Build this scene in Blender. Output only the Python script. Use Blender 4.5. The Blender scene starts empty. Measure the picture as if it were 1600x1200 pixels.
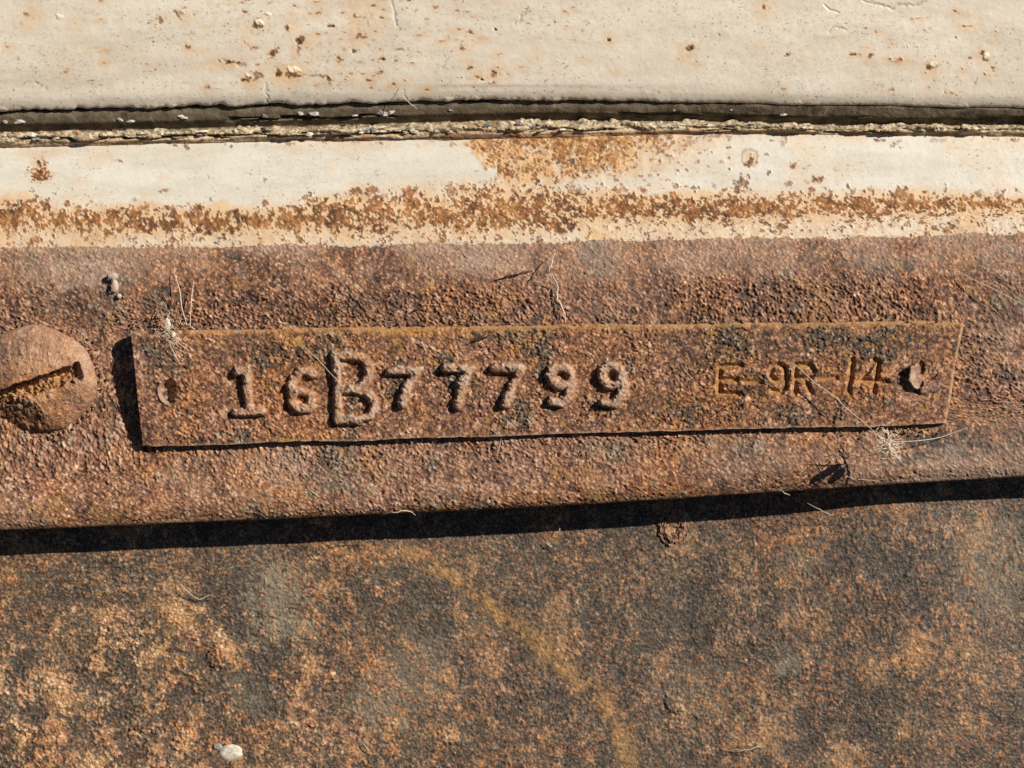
import bpy, math, random
import numpy as np
from mathutils import Vector

# ------------------------------------------------------------------ units
U = 7.4e-5            # one "u" = 0.074 mm; the whole view is about 118 mm wide
DIST = 0.17           # camera stands 17 cm in front of the rusty flange
random.seed(4)
scene = bpy.context.scene
col = scene.collection

# ------------------------------------------------------------------ camera
cam_d = bpy.data.cameras.new('camera')
cam = bpy.data.objects.new('camera', cam_d)
col.objects.link(cam)
cam.location = (0, -DIST, 0)
cam.rotation_euler = (math.radians(90), 0, 0)
cam_d.sensor_width = 36
cam_d.angle = 2 * math.atan(800 * U / DIST)
cam_d.clip_start = 0.002
cam_d.clip_end = 50
cam_d.dof.use_dof = True
cam_d.dof.focus_distance = DIST - 0.0005
cam_d.dof.aperture_fstop = 20
scene.camera = cam

# ------------------------------------------------------------------ sky and sun
L = Vector((0.70, -0.60, 0.405)).normalized()
elev = math.asin(L.z)
azim = math.atan2(L.x, L.y)
world = bpy.data.worlds.new('World')
scene.world = world
world.use_nodes = True
wn = world.node_tree
bg = wn.nodes['Background']
sky = wn.nodes.new('ShaderNodeTexSky')
sky.sky_type = 'NISHITA'
sky.sun_disc = False
sky.sun_elevation = elev
sky.sun_rotation = azim
sky.air_density = 0.2
sky.dust_density = 0.05
wn.links.new(sky.outputs[0], bg.inputs[0])
bg.inputs[1].default_value = 0.05

sun_d = bpy.data.lights.new('sun', 'SUN')
sun_d.energy = 5.0
sun_d.angle = math.radians(0.5)
sun_d.color = (1.0, 0.93, 0.82)
sun = bpy.data.objects.new('sun', sun_d)
sun.rotation_euler = L.to_track_quat('Z', 'Y').to_euler()
col.objects.link(sun)

scene.view_settings.view_transform = 'Standard'
scene.view_settings.look = 'None'
scene.view_settings.gamma = 1.0
scene.view_settings.exposure = 0.3
scene.view_settings.use_curve_mapping = False
scene.cycles.use_denoising = False
scene.cycles.max_bounces = 5

# ------------------------------------------------------------------ numpy helpers
def rng(seed):
    return np.random.default_rng(seed)

def sstep(a, b, x):
    t = np.clip((x - a) / (b - a), 0, 1)
    return t * t * (3 - 2 * t)

def gauss_noise(shape, sy, sx, seed):
    """smooth noise, unit deviation; sy, sx = blur in grid steps"""
    r = rng(seed)
    h, w = shape[0] + int(4 * sy) + 4, shape[1] + int(4 * sx) + 4
    n = r.standard_normal((h, w))
    fy = np.fft.fftfreq(h)[:, None]
    fx = np.fft.rfftfreq(w)[None, :]
    f = np.exp(-2 * math.pi ** 2 * ((fy * sy) ** 2 + (fx * sx) ** 2))
    n = np.fft.irfft2(np.fft.rfft2(n) * f, s=(h, w))[:shape[0], :shape[1]]
    return (n - n.mean()) / (n.std() + 1e-9)

def fbm(shape, lo, hi, beta, seed):
    """power-law noise between wavelengths lo..hi (grid steps), unit deviation"""
    r = rng(seed)
    h, w = shape[0] + int(min(hi, 200)), shape[1] + int(min(hi, 200))
    n = r.standard_normal((h, w))
    fy = np.fft.fftfreq(h)[:, None]
    fx = np.fft.rfftfreq(w)[None, :]
    k = np.sqrt(fx ** 2 + fy ** 2)
    f = np.where(k > 0, np.maximum(k, 1.0 / hi) ** (-beta), 0)
    f = f * np.exp(-(k * lo) ** 2)
    n = np.fft.irfft2(np.fft.rfft2(n) * f, s=(h, w))[:shape[0], :shape[1]]
    return (n - n.mean()) / (n.std() + 1e-9)

def grains(shape, g, classes, seed):
    """granules: classes = [(count per 1000 cells, rmin, rmax in u, flatness)]; returns height (u) and per-grain value"""
    r = rng(seed)
    nv, nu = shape
    H = np.zeros(nv * nu, np.float32)
    G = np.full(nv * nu, -1.0, np.float32)
    jobs = []
    for dens, r0, r1, flat in classes:
        n = int(dens * nv * nu / 1000)
        cy = r.random(n) * nv
        cx = r.random(n) * nu
        rad = (r0 + (r1 - r0) * r.random(n) ** 1.7) / g
        asp = 0.75 + 0.5 * r.random(n)
        ang = r.random(n) * math.pi
        gid = r.random(n)
        K = int(math.ceil(r1 / g * 1.3)) + 1
        oy, ox = np.mgrid[-K:K + 1, -K:K + 1]
        oy = oy.ravel(); ox = ox.ravel()
        iy = np.floor(cy).astype(int)[:, None] + oy[None, :]
        ix = np.floor(cx).astype(int)[:, None] + ox[None, :]
        dy = iy - cy[:, None]; dx = ix - cx[:, None]
        c = np.cos(ang)[:, None]; s = np.sin(ang)[:, None]
        a = (dx * c + dy * s) * asp[:, None]; b = (-dx * s + dy * c) / asp[:, None]
        d2 = (a * a + b * b) / (rad[:, None] ** 2)
        hh = np.sqrt(np.maximum(0, 1 - d2)) * rad[:, None] * g * flat
        ok = (d2 < 1) & (iy >= 0) & (iy < nv) & (ix >= 0) & (ix < nu)
        idx = (iy * nu + ix)[ok]
        jobs.append((idx, hh[ok].astype(np.float32), np.broadcast_to(gid[:, None], d2.shape)[ok].astype(np.float32)))
    for idx, hh, gg in jobs:
        np.maximum.at(H, idx, hh)
    for idx, hh, gg in jobs:
        m = H[idx] <= hh
        G[idx[m]] = gg[m]
    return H.reshape(shape).astype(float), G.reshape(shape).astype(float)

def dseg(PX, PY, pts):
    """distance to a polyline in u, and parameter along it"""
    best = np.full(PX.shape, 1e9); par = np.zeros(PX.shape)
    n = len(pts) - 1
    for i in range(n):
        (x0, y0), (x1, y1) = pts[i], pts[i + 1]
        vx, vy = x1 - x0, y1 - y0
        t = np.clip(((PX - x0) * vx + (PY - y0) * vy) / (vx * vx + vy * vy + 1e-9), 0, 1)
        d = np.hypot(PX - x0 - t * vx, PY - y0 - t * vy)
        m = d < best
        best = np.where(m, d, best); par = np.where(m, (i + t) / n, par)
    return best, par

def pl(x, pts):
    """smooth curve through (x, y) points"""
    xs = np.array([p[0] for p in pts], float); ys = np.array([p[1] for p in pts], float)
    m = np.gradient(ys, xs)
    i = np.clip(np.searchsorted(xs, x) - 1, 0, len(xs) - 2)
    hgt = xs[i + 1] - xs[i]
    t = np.clip((x - xs[i]) / hgt, -2, 3)
    tt = np.clip(t, 0, 1)
    h00 = 2 * tt ** 3 - 3 * tt ** 2 + 1; h10 = tt ** 3 - 2 * tt ** 2 + tt
    h01 = -2 * tt ** 3 + 3 * tt ** 2; h11 = tt ** 3 - tt ** 2
    y = h00 * ys[i] + h10 * hgt * m[i] + h01 * ys[i + 1] + h11 * hgt * m[i + 1]
    y += np.where(t > 1, (t - 1) * hgt * m[i + 1], 0) + np.where(t < 0, t * hgt * m[i], 0)
    return y

def place(PX, PY, dep):
    """point seen at (PX, PY) on a 1600 x 1200 sheet, dep u behind the flange plane -> metres"""
    k = 1 + dep * U / DIST
    return np.stack([(PX - 800) * U * k, dep * U + 0 * PX, (600 - PY) * U * k], -1)

def pt(px, py, dep=0.0):
    k = 1 + dep * U / DIST
    return Vector(((px - 800) * U * k, dep * U, (600 - py) * U * k))

def xgrid(g, a=-40, b=1640, far=190):
    x = np.arange(a, b + g * .5, g)
    out = []; s = g; q = 0
    while q < far:
        s = min(s * 1.12, 3.4); q += s; out.append(q)
    out = np.array(out)
    return np.concatenate([(a - out)[::-1], x, x[-1] + out])

def grid_normals(P):
    du = np.gradient(P, axis=1); dv = np.gradient(P, axis=0)
    n = np.cross(du, dv)
    n /= np.linalg.norm(n, axis=-1, keepdims=True) + 1e-20
    if n[..., 1].mean() > 0:
        n = -n
    return n

# ------------------------------------------------------------------ object helpers
def tag(o, label=None, cat=None, group=None, kind=None):
    if label: o['label'] = label
    if cat: o['category'] = cat
    if group: o['group'] = group
    if kind: o['kind'] = kind
    return o

def empty(name, loc, label, cat, group=None):
    o = bpy.data.objects.new(name, None)
    o.empty_display_size = 0.005
    o.location = loc
    col.objects.link(o)
    return tag(o, label, cat, group)

def grid_object(name, P, attrs, mat, parent=None, mask=None, N=None, flip=False, smooth=True):
    """mesh from a (nv, nu, 3) grid; mask (nv-1, nu-1) bool keeps some faces only"""
    nv, nu = P.shape[:2]
    ids = np.arange(nv * nu).reshape(nv, nu)
    q = np.stack([ids[:-1, :-1], ids[1:, :-1], ids[1:, 1:], ids[:-1, 1:]], -1)
    q = q[mask] if mask is not None else q.reshape(-1, 4)
    if flip:
        q = q[:, ::-1]
    used = np.zeros(nv * nu, bool); used[q.ravel()] = True
    remap = np.cumsum(used) - 1
    q = remap[q]
    V = P.reshape(-1, 3)[used]
    off = Vector(parent.location) if parent else Vector((0, 0, 0))
    V = V - np.array(off)
    me = bpy.data.meshes.new(name)
    me.vertices.add(len(V)); me.vertices.foreach_set('co', V.astype(np.float32).ravel())
    nf = len(q)
    me.loops.add(nf * 4); me.loops.foreach_set('vertex_index', q.astype(np.int32).ravel())
    me.polygons.add(nf)
    me.polygons.foreach_set('loop_start', np.arange(0, nf * 4, 4, dtype=np.int32))
    me.polygons.foreach_set('use_smooth', np.full(nf, smooth))
    me.update(calc_edges=True)
    for k, a in (attrs or {}).items():
        at = me.attributes.new(k, 'FLOAT', 'POINT')
        at.data.foreach_set('value', a.reshape(-1)[used].astype(np.float32))
    if N is not None:
        me.normals_split_custom_set_from_vertices(N.reshape(-1, 3)[used].astype(np.float32))
    me.materials.append(mat)
    o = bpy.data.objects.new(name, me)
    col.objects.link(o)
    o.parent = parent
    return o

def raw_object(name, verts, faces, mat, parent=None, smooth=True):
    off = Vector(parent.location) if parent else Vector((0, 0, 0))
    me = bpy.data.meshes.new(name)
    me.from_pydata([tuple(Vector(v) - off) for v in verts], [], faces)
    me.polygons.foreach_set('use_smooth', [smooth] * len(me.polygons))
    me.materials.append(mat)
    o = bpy.data.objects.new(name, me)
    col.objects.link(o)
    o.parent = parent
    return o

# ------------------------------------------------------------------ materials
class Mat:
    def __init__(self, name, rough=0.8, spec=0.3):
        self.m = bpy.data.materials.new(name)
        self.m.use_nodes = True
        self.t = self.m.node_tree
        self.b = self.t.nodes['Principled BSDF']
        self.b.inputs['Roughness'].default_value = rough
        self.b.inputs['Specular IOR Level'].default_value = spec
        self.tc = self.t.nodes.new('ShaderNodeTexCoord')
    def link(self, a, b):
        self.t.links.new(a, b)
    def attr(self, name):
        n = self.t.nodes.new('ShaderNodeAttribute'); n.attribute_name = name
        return n.outputs['Fac']
    def noise(self, size, detail=3, rough=0.6, stretch=None):
        n = self.t.nodes.new('ShaderNodeTexNoise')
        n.inputs['Scale'].default_value = 1 / (size * U)
        n.inputs['Detail'].default_value = detail
        n.inputs['Roughness'].default_value = rough
        src = self.tc.outputs['Object']
        if stretch:
            mp = self.t.nodes.new('ShaderNodeMapping'); mp.inputs['Scale'].default_value = stretch
            self.link(src, mp.inputs['Vector']); src = mp.outputs[0]
        self.link(src, n.inputs['Vector'])
        return n.outputs['Fac']
    def voronoi(self, size, feature='F1', out='Distance'):
        n = self.t.nodes.new('ShaderNodeTexVoronoi'); n.feature = feature
        n.inputs['Scale'].default_value = 1 / (size * U)
        self.link(self.tc.outputs['Object'], n.inputs['Vector'])
        return n.outputs[out]
    def math(self, op, a, b=None, c=None, clamp=False):
        n = self.t.nodes.new('ShaderNodeMath'); n.operation = op; n.use_clamp = clamp
        for i, v in enumerate((a, b, c)):
            if v is None: continue
            if isinstance(v, (int, float)): n.inputs[i].default_value = v
            else: self.link(v, n.inputs[i])
        return n.outputs[0]
    def ramp(self, fac, stops, interp='LINEAR'):
        n = self.t.nodes.new('ShaderNodeValToRGB')
        r = n.color_ramp; r.interpolation = interp
        while len(r.elements) < len(stops): r.elements.new(0.5)
        for e, (p, c) in zip(r.elements, stops):
            e.position = p
            e.color = (*c, 1) if isinstance(c, tuple) else (c, c, c, 1)
        self.link(fac, n.inputs[0])
        return n.outputs[0]
    def mix(self, fac, a, b, mode='MIX'):
        n = self.t.nodes.new('ShaderNodeMix'); n.data_type = 'RGBA'; n.blend_type = mode
        if isinstance(fac, (int, float)): n.inputs[0].default_value = fac
        else: self.link(fac, n.inputs[0])
        for v, i in ((a, 6), (b, 7)):
            if isinstance(v, tuple): n.inputs[i].default_value = (*v, 1)
            else: self.link(v, n.inputs[i])
        return n.outputs[2]
    def bump(self, h, dist, strength=1.0):
        n = self.t.nodes.new('ShaderNodeBump')
        n.inputs['Distance'].default_value = dist * U
        n.inputs['Strength'].default_value = strength
        self.link(h, n.inputs['Height'])
        self.link(n.outputs[0], self.b.inputs['Normal'])
    def done(self, colr):
        if isinstance(colr, tuple): self.b.inputs['Base Color'].default_value = (*colr, 1)
        else: self.link(colr, self.b.inputs['Base Color'])
        return self.m

RUST = [(0.0, (.020, .013, .009)), (0.2, (.065, .033, .020)), (0.4, (.165, .078, .043)),
        (0.6, (.30, .150, .078)), (0.78, (.45, .250, .132)), (0.92, (.58, .39, .25)), (1.0, (.70, .56, .43))]

GREYS = [(0.34, (.014, .012, .009)), (0.60, (.044, .036, .026)), (0.78, (.105, .085, .060)), (0.98, (.32, .26, .18))]
def rust_colour(m, jitter=0.75, tint='pink'):
    """rust palette driven by the tone of each granule, plus fine grit"""
    f = m.noise(4, 3, 0.7)
    t = m.math('ADD', m.attr('tone'), m.math('MULTIPLY', m.math('SUBTRACT', f, 0.5), jitter), clamp=True)
    c = m.ramp(t, RUST)
    if tint == 'pink':
        stops = [(0.30, (1.12, .98, 1.0)), (0.5, (1.06, 1.06, 1.10)), (0.70, (1.16, 1.04, .84))]
    else:
        stops = [(0.30, (1.12, .94, .82)), (0.48, (1.06, 1.0, .86)), (0.68, (1.05, 1.06, .80))]
    hue = m.ramp(m.noise(34, 4, 0.65), stops)
    c = m.mix(1.0, c, hue, 'MULTIPLY')
    wide = m.ramp(m.noise(150, 3, 0.55), [(0.36, (.97, 1.0, 1.10)), (0.5, (1.0, 1.0, 1.0)), (0.64, (1.14, 1.0, .80))])
    c = m.mix(1.0, c, wide, 'MULTIPLY')
    # grey-black bare metal and scale
    gr = m.ramp(m.math('ADD', m.noise(4.5, 3, .7), m.math('MULTIPLY', m.math('SUBTRACT', m.attr('tone'), .4), .8)), GREYS)
    c = m.mix(m.attr('grey'), c, gr)
    oc = m.ramp(m.noise(6, 3), [(0.3, (.30, .14, .035)), (0.7, (.56, .30, .09))])
    c = m.mix(m.attr('ochre'), c, oc)
    pa = m.ramp(m.noise(8, 3), [(0.3, (.30, .19, .13)), (0.7, (.54, .40, .30))] if tint == 'pink' else [(0.3, (.15, .125, .085)), (0.7, (.44, .37, .26))])
    c = m.mix(m.attr('pale'), c, pa)
    return c

def make_rust(name, bump=1.2, rough=0.72, spec=0.35, tint='pink'):
    m = Mat(name, rough, spec)
    c = rust_colour(m, tint=tint)
    m.bump(m.noise(3.2, 3, 0.75), bump * 1.5, 1.0)
    return m.done(c)

M_flange = make_rust('flaking_rust', 1.3, 0.6, 0.45)
M_plate = make_rust('rusted_plate')
M_screw = make_rust('rusted_screw', 1.6)
M_lower = make_rust('thin_rust_over_dark_steel', 1.2, 0.48, 0.5, 'olive')

RUSTY = [(0.0, (.022, .012, .008)), (0.2, (.09, .036, .015)), (0.42, (.23, .090, .030)), (0.62, (.38, .170, .058)), (0.82, (.52, .28, .11)), (1.0, (.64, .44, .26))]
def make_paint(name, base_lo, base_hi, pepper=0.5):
    m = Mat(name, 0.42, 0.4)
    c = m.ramp(m.noise(150, 4, 0.6, (1, 1, 2.5)), [(0.3, base_lo), (0.7, base_hi)])
    # fine grey grime in the paint film
    g1 = m.ramp(m.noise(6, 4, 0.8, (.7, 1, 1.2)), [(0.555, 0.0), (0.74, 1.0)])
    g2 = m.ramp(m.noise(75, 4, 0.65, (.55, 1, 1.3)), [(0.36, 0.08), (0.66, 1.0)])
    film = m.ramp(m.noise(45, 5, 0.7, (.35, 1, 1.6)), [(0.42, 0.0), (0.75, 0.42)])
    c = m.mix(film, c, (.40, .32, .215))
    gm = m.math('MULTIPLY', m.math('MULTIPLY', g1, g2), pepper)
    c = m.mix(gm, c, (.16, .125, .085))
    sp = m.ramp(m.noise(4.2, 2, 0.6, (.8, 1, 1)), [(0.61, 0.0), (0.73, .8)])
    c = m.mix(m.math('MULTIPLY', sp, m.attr('dirt')), c, (.07, .05, .032))
    st = m.ramp(m.noise(22, 4, 0.65), [(0.3, (.52, .27, .095)), (0.7, (.70, .47, .235))])
    c = m.mix(m.attr('stain'), c, st)
    f = m.noise(5, 3, 0.65)
    t = m.math('ADD', m.attr('tone'), m.math('MULTIPLY', m.math('SUBTRACT', f, 0.5), .7), clamp=True)
    c = m.mix(m.attr('rust'), c, m.ramp(t, RUSTY))
    c = m.mix(m.attr('pale'), c, (.80, .70, .50))
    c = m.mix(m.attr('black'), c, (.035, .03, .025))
    m.link(m.math('ADD', 0.42, m.math('MULTIPLY', m.math('ADD', m.attr('rust'), m.attr('stain')), 0.3), clamp=True), m.b.inputs['Roughness'])
    m.bump(m.math('ADD', m.math('MULTIPLY', m.noise(6, 4, 0.7), .5), m.math('MULTIPLY', m.attr('rust'), m.noise(3.5, 2, .6))), 1.0, 0.6)
    return m.done(c)

M_upper = make_paint('weathered_cream_paint', (.66, .575, .46), (.74, .67, .56), 1.0)
M_ledge = make_paint('rust_stained_cream_paint', (.62, .575, .49), (.69, .655, .575), 0.45)

def make_sealer():
    m = Mat('cracked_seam_sealer', 0.8, 0.25)
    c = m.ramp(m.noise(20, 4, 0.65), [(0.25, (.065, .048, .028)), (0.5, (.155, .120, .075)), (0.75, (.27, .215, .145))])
    crust_col = m.ramp(m.noise(9, 3, .6), [(0.32, (.14, .105, .065)), (0.48, (.40, .31, .19)), (0.6, (.60, .50, .35)), (0.74, (.72, .66, .54))])  # the crust's own colour, brown to off-white
    c = m.mix(m.attr('crust'), c, crust_col)
    c = m.mix(m.attr('peach'), c, m.ramp(m.noise(12, 4, .7), [(0.3, (.40, .20, .085)), (0.5, (.62, .44, .26)), (0.7, (.68, .56, .40))]))
    c = m.mix(m.attr('slate'), c, m.ramp(m.noise(6, 3, .6), [(0.3, (.07, .075, .085)), (0.7, (.21, .215, .23))]))
    c = m.mix(m.attr('black'), c, (.018, .015, .012))
    c = m.mix(m.attr('rust'), c, (.26, .115, .045))
    m.bump(m.noise(6, 4, 0.7), 1.6, 0.9)
    return m.done(c)
M_sealer = make_sealer()

def plain(name, lo, hi, size=10, rough=0.7, spec=0.3, bump=0.6):
    m = Mat(name, rough, spec)
    c = m.ramp(m.noise(size, 4, 0.65), [(0.3, lo), (0.7, hi)])
    m.bump(m.noise(size * .5, 3), bump, 0.7)
    return m.done(c)
M_chip_pale = plain('pale_sealer_chip', (.50, .42, .29), (.76, .70, .58))
M_chip_tan = plain('tan_sealer_chip', (.30, .20, .10), (.56, .42, .25))
M_chip_grey = plain('grey_sealer_chip', (.09, .085, .08), (.30, .28, .26))
M_chip_white = plain('white_paint_flake', (.40, .37, .31), (.66, .62, .54))
M_drop = plain('dried_paint_drop', (.40, .36, .28), (.70, .65, .53), 9)
M_dropgrey = plain('thin_grey_drop', (.22, .19, .16), (.36, .32, .27), 10)
M_lint = plain('grey_lint', (.36, .28, .23), (.56, .46, .39), 6, 0.9, 0.1)

def make_fibre(name, c, trans=0.35):
    m = Mat(name, 0.5, 0.4)
    m.b.inputs['Subsurface Weight'].default_value = 0.0
    t = m.t
    tr = t.nodes.new('ShaderNodeBsdfTranslucent'); tr.inputs[0].default_value = (*c, 1)
    mx = t.nodes.new('ShaderNodeMixShader'); mx.inputs[0].default_value = trans
    out = t.nodes['Material Output']
    t.links.new(m.b.outputs[0], mx.inputs[1]); t.links.new(tr.outputs[0], mx.inputs[2])
    t.links.new(mx.outputs[0], out.inputs['Surface'])
    return m.done(c)
M_web = make_fibre('cobweb_silk', (.74, .66, .54))
M_straw = make_fibre('straw_fibre', (.88, .79, .64), .35)
M_dark = make_fibre('dark_fibre_and_shadow', (.045, .03, .025), 0.05)  # for dark slivers and for strand shadows modelled as dark strips

# ------------------------------------------------------------------ outlines read along the width
def LIP(x): return pl(x, [(-400, 183), (0, 172.5), (200, 168), (400, 163.5), (600, 160), (720, 156.5), (900, 157), (1050, 159.5), (1200, 162.5), (1400, 165), (1600, 169), (2000, 178)])
def CRUST(x): return pl(x, [(-400, 222), (0, 209), (200, 205.5), (400, 201), (600, 196), (800, 191), (1000, 190), (1150, 192), (1300, 196), (1450, 196), (1600, 194), (2000, 192)])
def LEDGE(x): return pl(x, [(-400, 240), (0, 231), (200, 226), (400, 221), (700, 218), (850, 215), (1050, 210), (1200, 209), (1400, 211), (1600, 213), (2000, 216)])
def SPLIT(x): return pl(x, [(-400, 390), (0, 387), (200, 386), (500, 382), (800, 379), (1000, 374), (1200, 371), (1400, 369), (1600, 363), (2000, 356)])
def FBOT(x): return pl(x, [(-400, 846), (0, 829), (300, 817), (600, 803), (900, 789), (1200, 770), (1400, 757), (1600, 745), (2000, 720)])

def swept(g, xs, profile, smooth_v=2.0):
    """profile(xs) -> list of (py array, depth array) control rows; returns PX, PY, DEP grids with even spacing"""
    rows = profile(xs)
    RY = np.stack([np.broadcast_to(r[0], xs.shape) for r in rows]); RD = np.stack([np.broadcast_to(r[1], xs.shape) for r in rows]).astype(float)
    mid = len(xs) // 2
    seg = np.hypot(np.diff(RY[:, mid]), np.diff(RD[:, mid]))
    s = np.concatenate([[0], np.cumsum(seg)])
    n = int(s[-1] / g) + 1
    t = np.linspace(0, s[-1], n)
    i = np.clip(np.searchsorted(s, t) - 1, 0, len(s) - 2)
    f = ((t - s[i]) / np.maximum(s[i + 1] - s[i], 1e-6))[:, None]
    PY = RY[i] * (1 - f) + RY[i + 1] * f
    D = RD[i] * (1 - f) + RD[i + 1] * f
    k = np.exp(-0.5 * (np.arange(-12, 13) / (smooth_v / g)) ** 2); k /= k.sum()
    def sm(A):
        B = np.pad(A, ((12, 12), (0, 0)), mode='reflect', reflect_type='odd')
        return sum(k[j] * B[j:j + A.shape[0]] for j in range(25))
    PX = np.broadcast_to(xs, PY.shape).copy()
    return PX, sm(PY), sm(D)

def displaced(PX, PY, D, h):
    P = place(PX, PY, D)
    N = grid_normals(P)
    return P + N * (h * U)[..., None]

def spots(PX, PY, items, warp, soft=False):
    """irregular blots; items = (x, y, rx, ry, weight)"""
    out = np.zeros(PX.shape)
    for x, y, rx, ry, w in items:
        m = (np.abs(PX - x) < rx * 2.6) & (np.abs(PY - y) < ry * 2.6)
        if not m.any(): continue
        d = np.hypot((PX[m] - x) / rx, (PY[m] - y) / ry) + warp[m] * 0.42
        if soft: out[m] = np.maximum(out[m], w * np.exp(-1.6 * np.maximum(d, 0) ** 2) * sstep(2.3, 1.2, d))
        else: out[m] = np.maximum(out[m], w * sstep(1.15, 0.55, d))
    return out

# ================================================================== UPPER PANEL
def build_upper():
    g = 1.7
    xs = xgrid(g)
    lip = LIP(xs)
    r = rng(11)
    chip = np.interp(xs, np.linspace(-400, 2000, 420), r.standard_normal(420)) * 0.6 + np.interp(xs, np.linspace(-400, 2000, 130), r.standard_normal(130)) * 1.0
    left = sstep(1250, 850, xs)
    lipc = lip + chip * (0.25 + 0.75 * left)
    def prof(x):
        ys = [-130, -80, -40, 0, 20, 40, 55, 70, 85, 100, 112, 124, 134]
        ds = pl(np.array(ys, float), [(-360, -34), (-100, -17), (0, -10), (60, -6), (100, -2.5), (135, 2.0), (150, 5)])
        return [(y, d) for y, d in zip(ys, ds)] + [(lip - 22, 3.0), (lip - 14, 5.2), (lip - 7, 8.5), (lipc - 2, 12), (lipc, 16),
                (lipc - 1, 23), (lip - 3, 30), (lip - 6, 40)]
    PX, PY, D = swept(g, xs, prof, 2.0)
    sh = PX.shape
    n1 = fbm(sh, 2.2, 16, 1.1, 1); n2 = fbm(sh, 6, 120, 1.6, 2); n3 = gauss_noise(sh, 1.2, 1.2, 3)
    big = [(42, 22, 7, 6, .5), (250, 28, 6, 8, .5), (285, 20, 12, 9, .45), (405, 38, 15, 8, .8), (452, 42, 7, 9, .6), (470, 63, 8, 6, .75), (385, 64, 7, 5, .7),
           (400, 75, 5, 4, .6), (293, 73, 4, 4, .7), (425, 82, 8, 6, .7), (555, 25, 6, 7, .6), (560, 57, 10, 6, .6), (577, 35, 5, 12, .35), (502, 20, 8, 5, .4),
           (362, 97, 19, 4, .75), (388, 123, 9, 7, .95), (450, 115, 17, 8, .95), (515, 123, 5, 7, .6), (402, 116, 7, 10, .5), (467, 80, 4, 9, .5), (576, 125, 5, 3, .6),
           (745, 118, 6, 6, .8), (771, 117, 9, 5, .6), (725, 75, 8, 4, .5), (103, 112, 4, 3, .5), (680, 10, 5, 4, .5), (650, 18, 5, 4, .4), (330, 3, 5, 4, .4),
           (1195, 12, 5, 5, .9), (953, 63, 4, 5, .8), (1077, 75, 8, 5, .65), (1360, 88, 6, 6, .7), (1408, 93, 13, 5, .8), (1402, 96, 22, 3, .4), (1455, 104, 12, 8, .85),
           (1450, 96, 20, 8, .35), (1535, 82, 7, 9, .9), (1538, 92, 5, 5, .9), (1510, 40, 14, 4, .5), (1495, 58, 4, 4, .6), (1505, 107, 8, 4, .6), (1540, 115, 5, 5, .6),
           (1488, 145, 12, 3, .5), (1375, 134, 9, 3, .35), (1125, 53, 3, 3, .4), (840, 92, 5, 4, .3), (1525, 130, 3, 4, .4), (865, 118, 9, 3, .25), (1500, 20, 8, 3, .3),
           (530, 95, 5, 8, .5), (505, 88, 12, 2, .35), (490, 118, 30, 1.6, .5), (640, 78, 12, 2, .35), (585, 118, 5, 3, .5), (120, 36, 5, 4, .3), (36, 37, 9, 4, .3)]
    big = [(x, y, rx * (.82 if x < 1300 else .66), ry * (.78 if x < 1300 else .62), w) for x, y, rx, ry, w in big]
    for i in range(330):       # small flecks thickest left of the middle and at the right end
        x = r.normal(560, 150) if i < 215 else (r.normal(1470, 80) if i < 262 else r.uniform(0, 1600))
        big.append((x, r.uniform(-30, 140), r.uniform(1.3, 5.5), r.uniform(.9, 1.9), r.uniform(.25, .68)))
    rust = spots(PX, PY, big, n1)
    core = rust
    rust = sstep(.16, .62, rust)
    halo = spots(PX, PY, [(x + r.normal(0, 2), y + 2, rx * 2.3 + 3, ry * 2.6 + 3, w * .8) for x, y, rx, ry, w in big if rx > 3] + [(1195, 14, 24, 22, .55), (760, 116, 40, 12, .3), (455, 118, 45, 16, .3), (1450, 98, 60, 24, .22)], n2 * .6, True)
    cracks = np.zeros(sh)
    for pts, w in [([(1350, 2), (1372, 7), (1395, 13), (1404, 6), (1425, 9), (1448, 1)], 1.6), ([(1290, 10), (1302, 18), (1312, 20)], 1.2), ([(1294, 50), (1301, 43), (1318, 44)], 1.1),
                   ([(612, 0), (616, 20), (620, 40)], 1.0), ([(350, 95), (362, 100), (384, 102)], 1.6), ([(470, 118), (495, 119)], 1.2), ([(826 - 410, 130), (417, 160)], 1.0), ([(630, 140), (634, 156)], 1.0),
                   ([(805, 38), (825, 12)], 1.2), ([(55, 128), (75, 139)], .8), ([(690, 105), (700, 88)], .8)]:
        d, _ = dseg(PX + n1 * 1.2, PY + n1 * 1.2, pts)
        cracks = np.maximum(cracks, sstep(w + 1.1, w * .4, d))
    pale = spots(PX, PY, [(95, 24, 7, 5, .8), (408, 34, 9, 4, .9), (455, 109, 11, 4, .9), (1538, 87, 5, 4, .8), (1456, 100, 6, 3, .8), (386, 118, 5, 3, .6), (418, 22, 4, 3, .7)], n1)
    edge = sstep(5, 0, lipc[None, :] - PY + n1 * 1.5) * (D < 17)
    pale = np.maximum(pale, .55 * edge * sstep(-.2, .6, n2))
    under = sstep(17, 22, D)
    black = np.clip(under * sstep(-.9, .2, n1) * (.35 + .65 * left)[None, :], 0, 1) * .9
    tone = np.clip(.60 - .34 * core ** 1.5 + .10 * n1 + .1 * n3, 0, 1)
    dirt = np.clip(.55 + .35 * n2 + .3 * sstep(100, 160, PY), 0, 1)
    h = n2 * .16 + n1 * .05 + rust * (.3 + .8 * n1) + pale * 1.8 * (1 - under) - cracks * 1.0
    h += sstep(lip[None, :] - 5, lip[None, :], PY) * n1 * .16
    P = displaced(PX, PY, D, h)
    root = empty('cream_body_panel', pt(800, 165, 20), 'weathered cream painted metal panel with scattered rust flecks, above the dark gap', 'body panel')
    N = grid_normals(P)
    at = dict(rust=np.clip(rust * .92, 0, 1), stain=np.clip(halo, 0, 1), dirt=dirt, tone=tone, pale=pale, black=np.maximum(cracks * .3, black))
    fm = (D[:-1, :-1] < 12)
    grid_object('panel_face', P, at, M_upper, root, fm, N)
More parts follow.
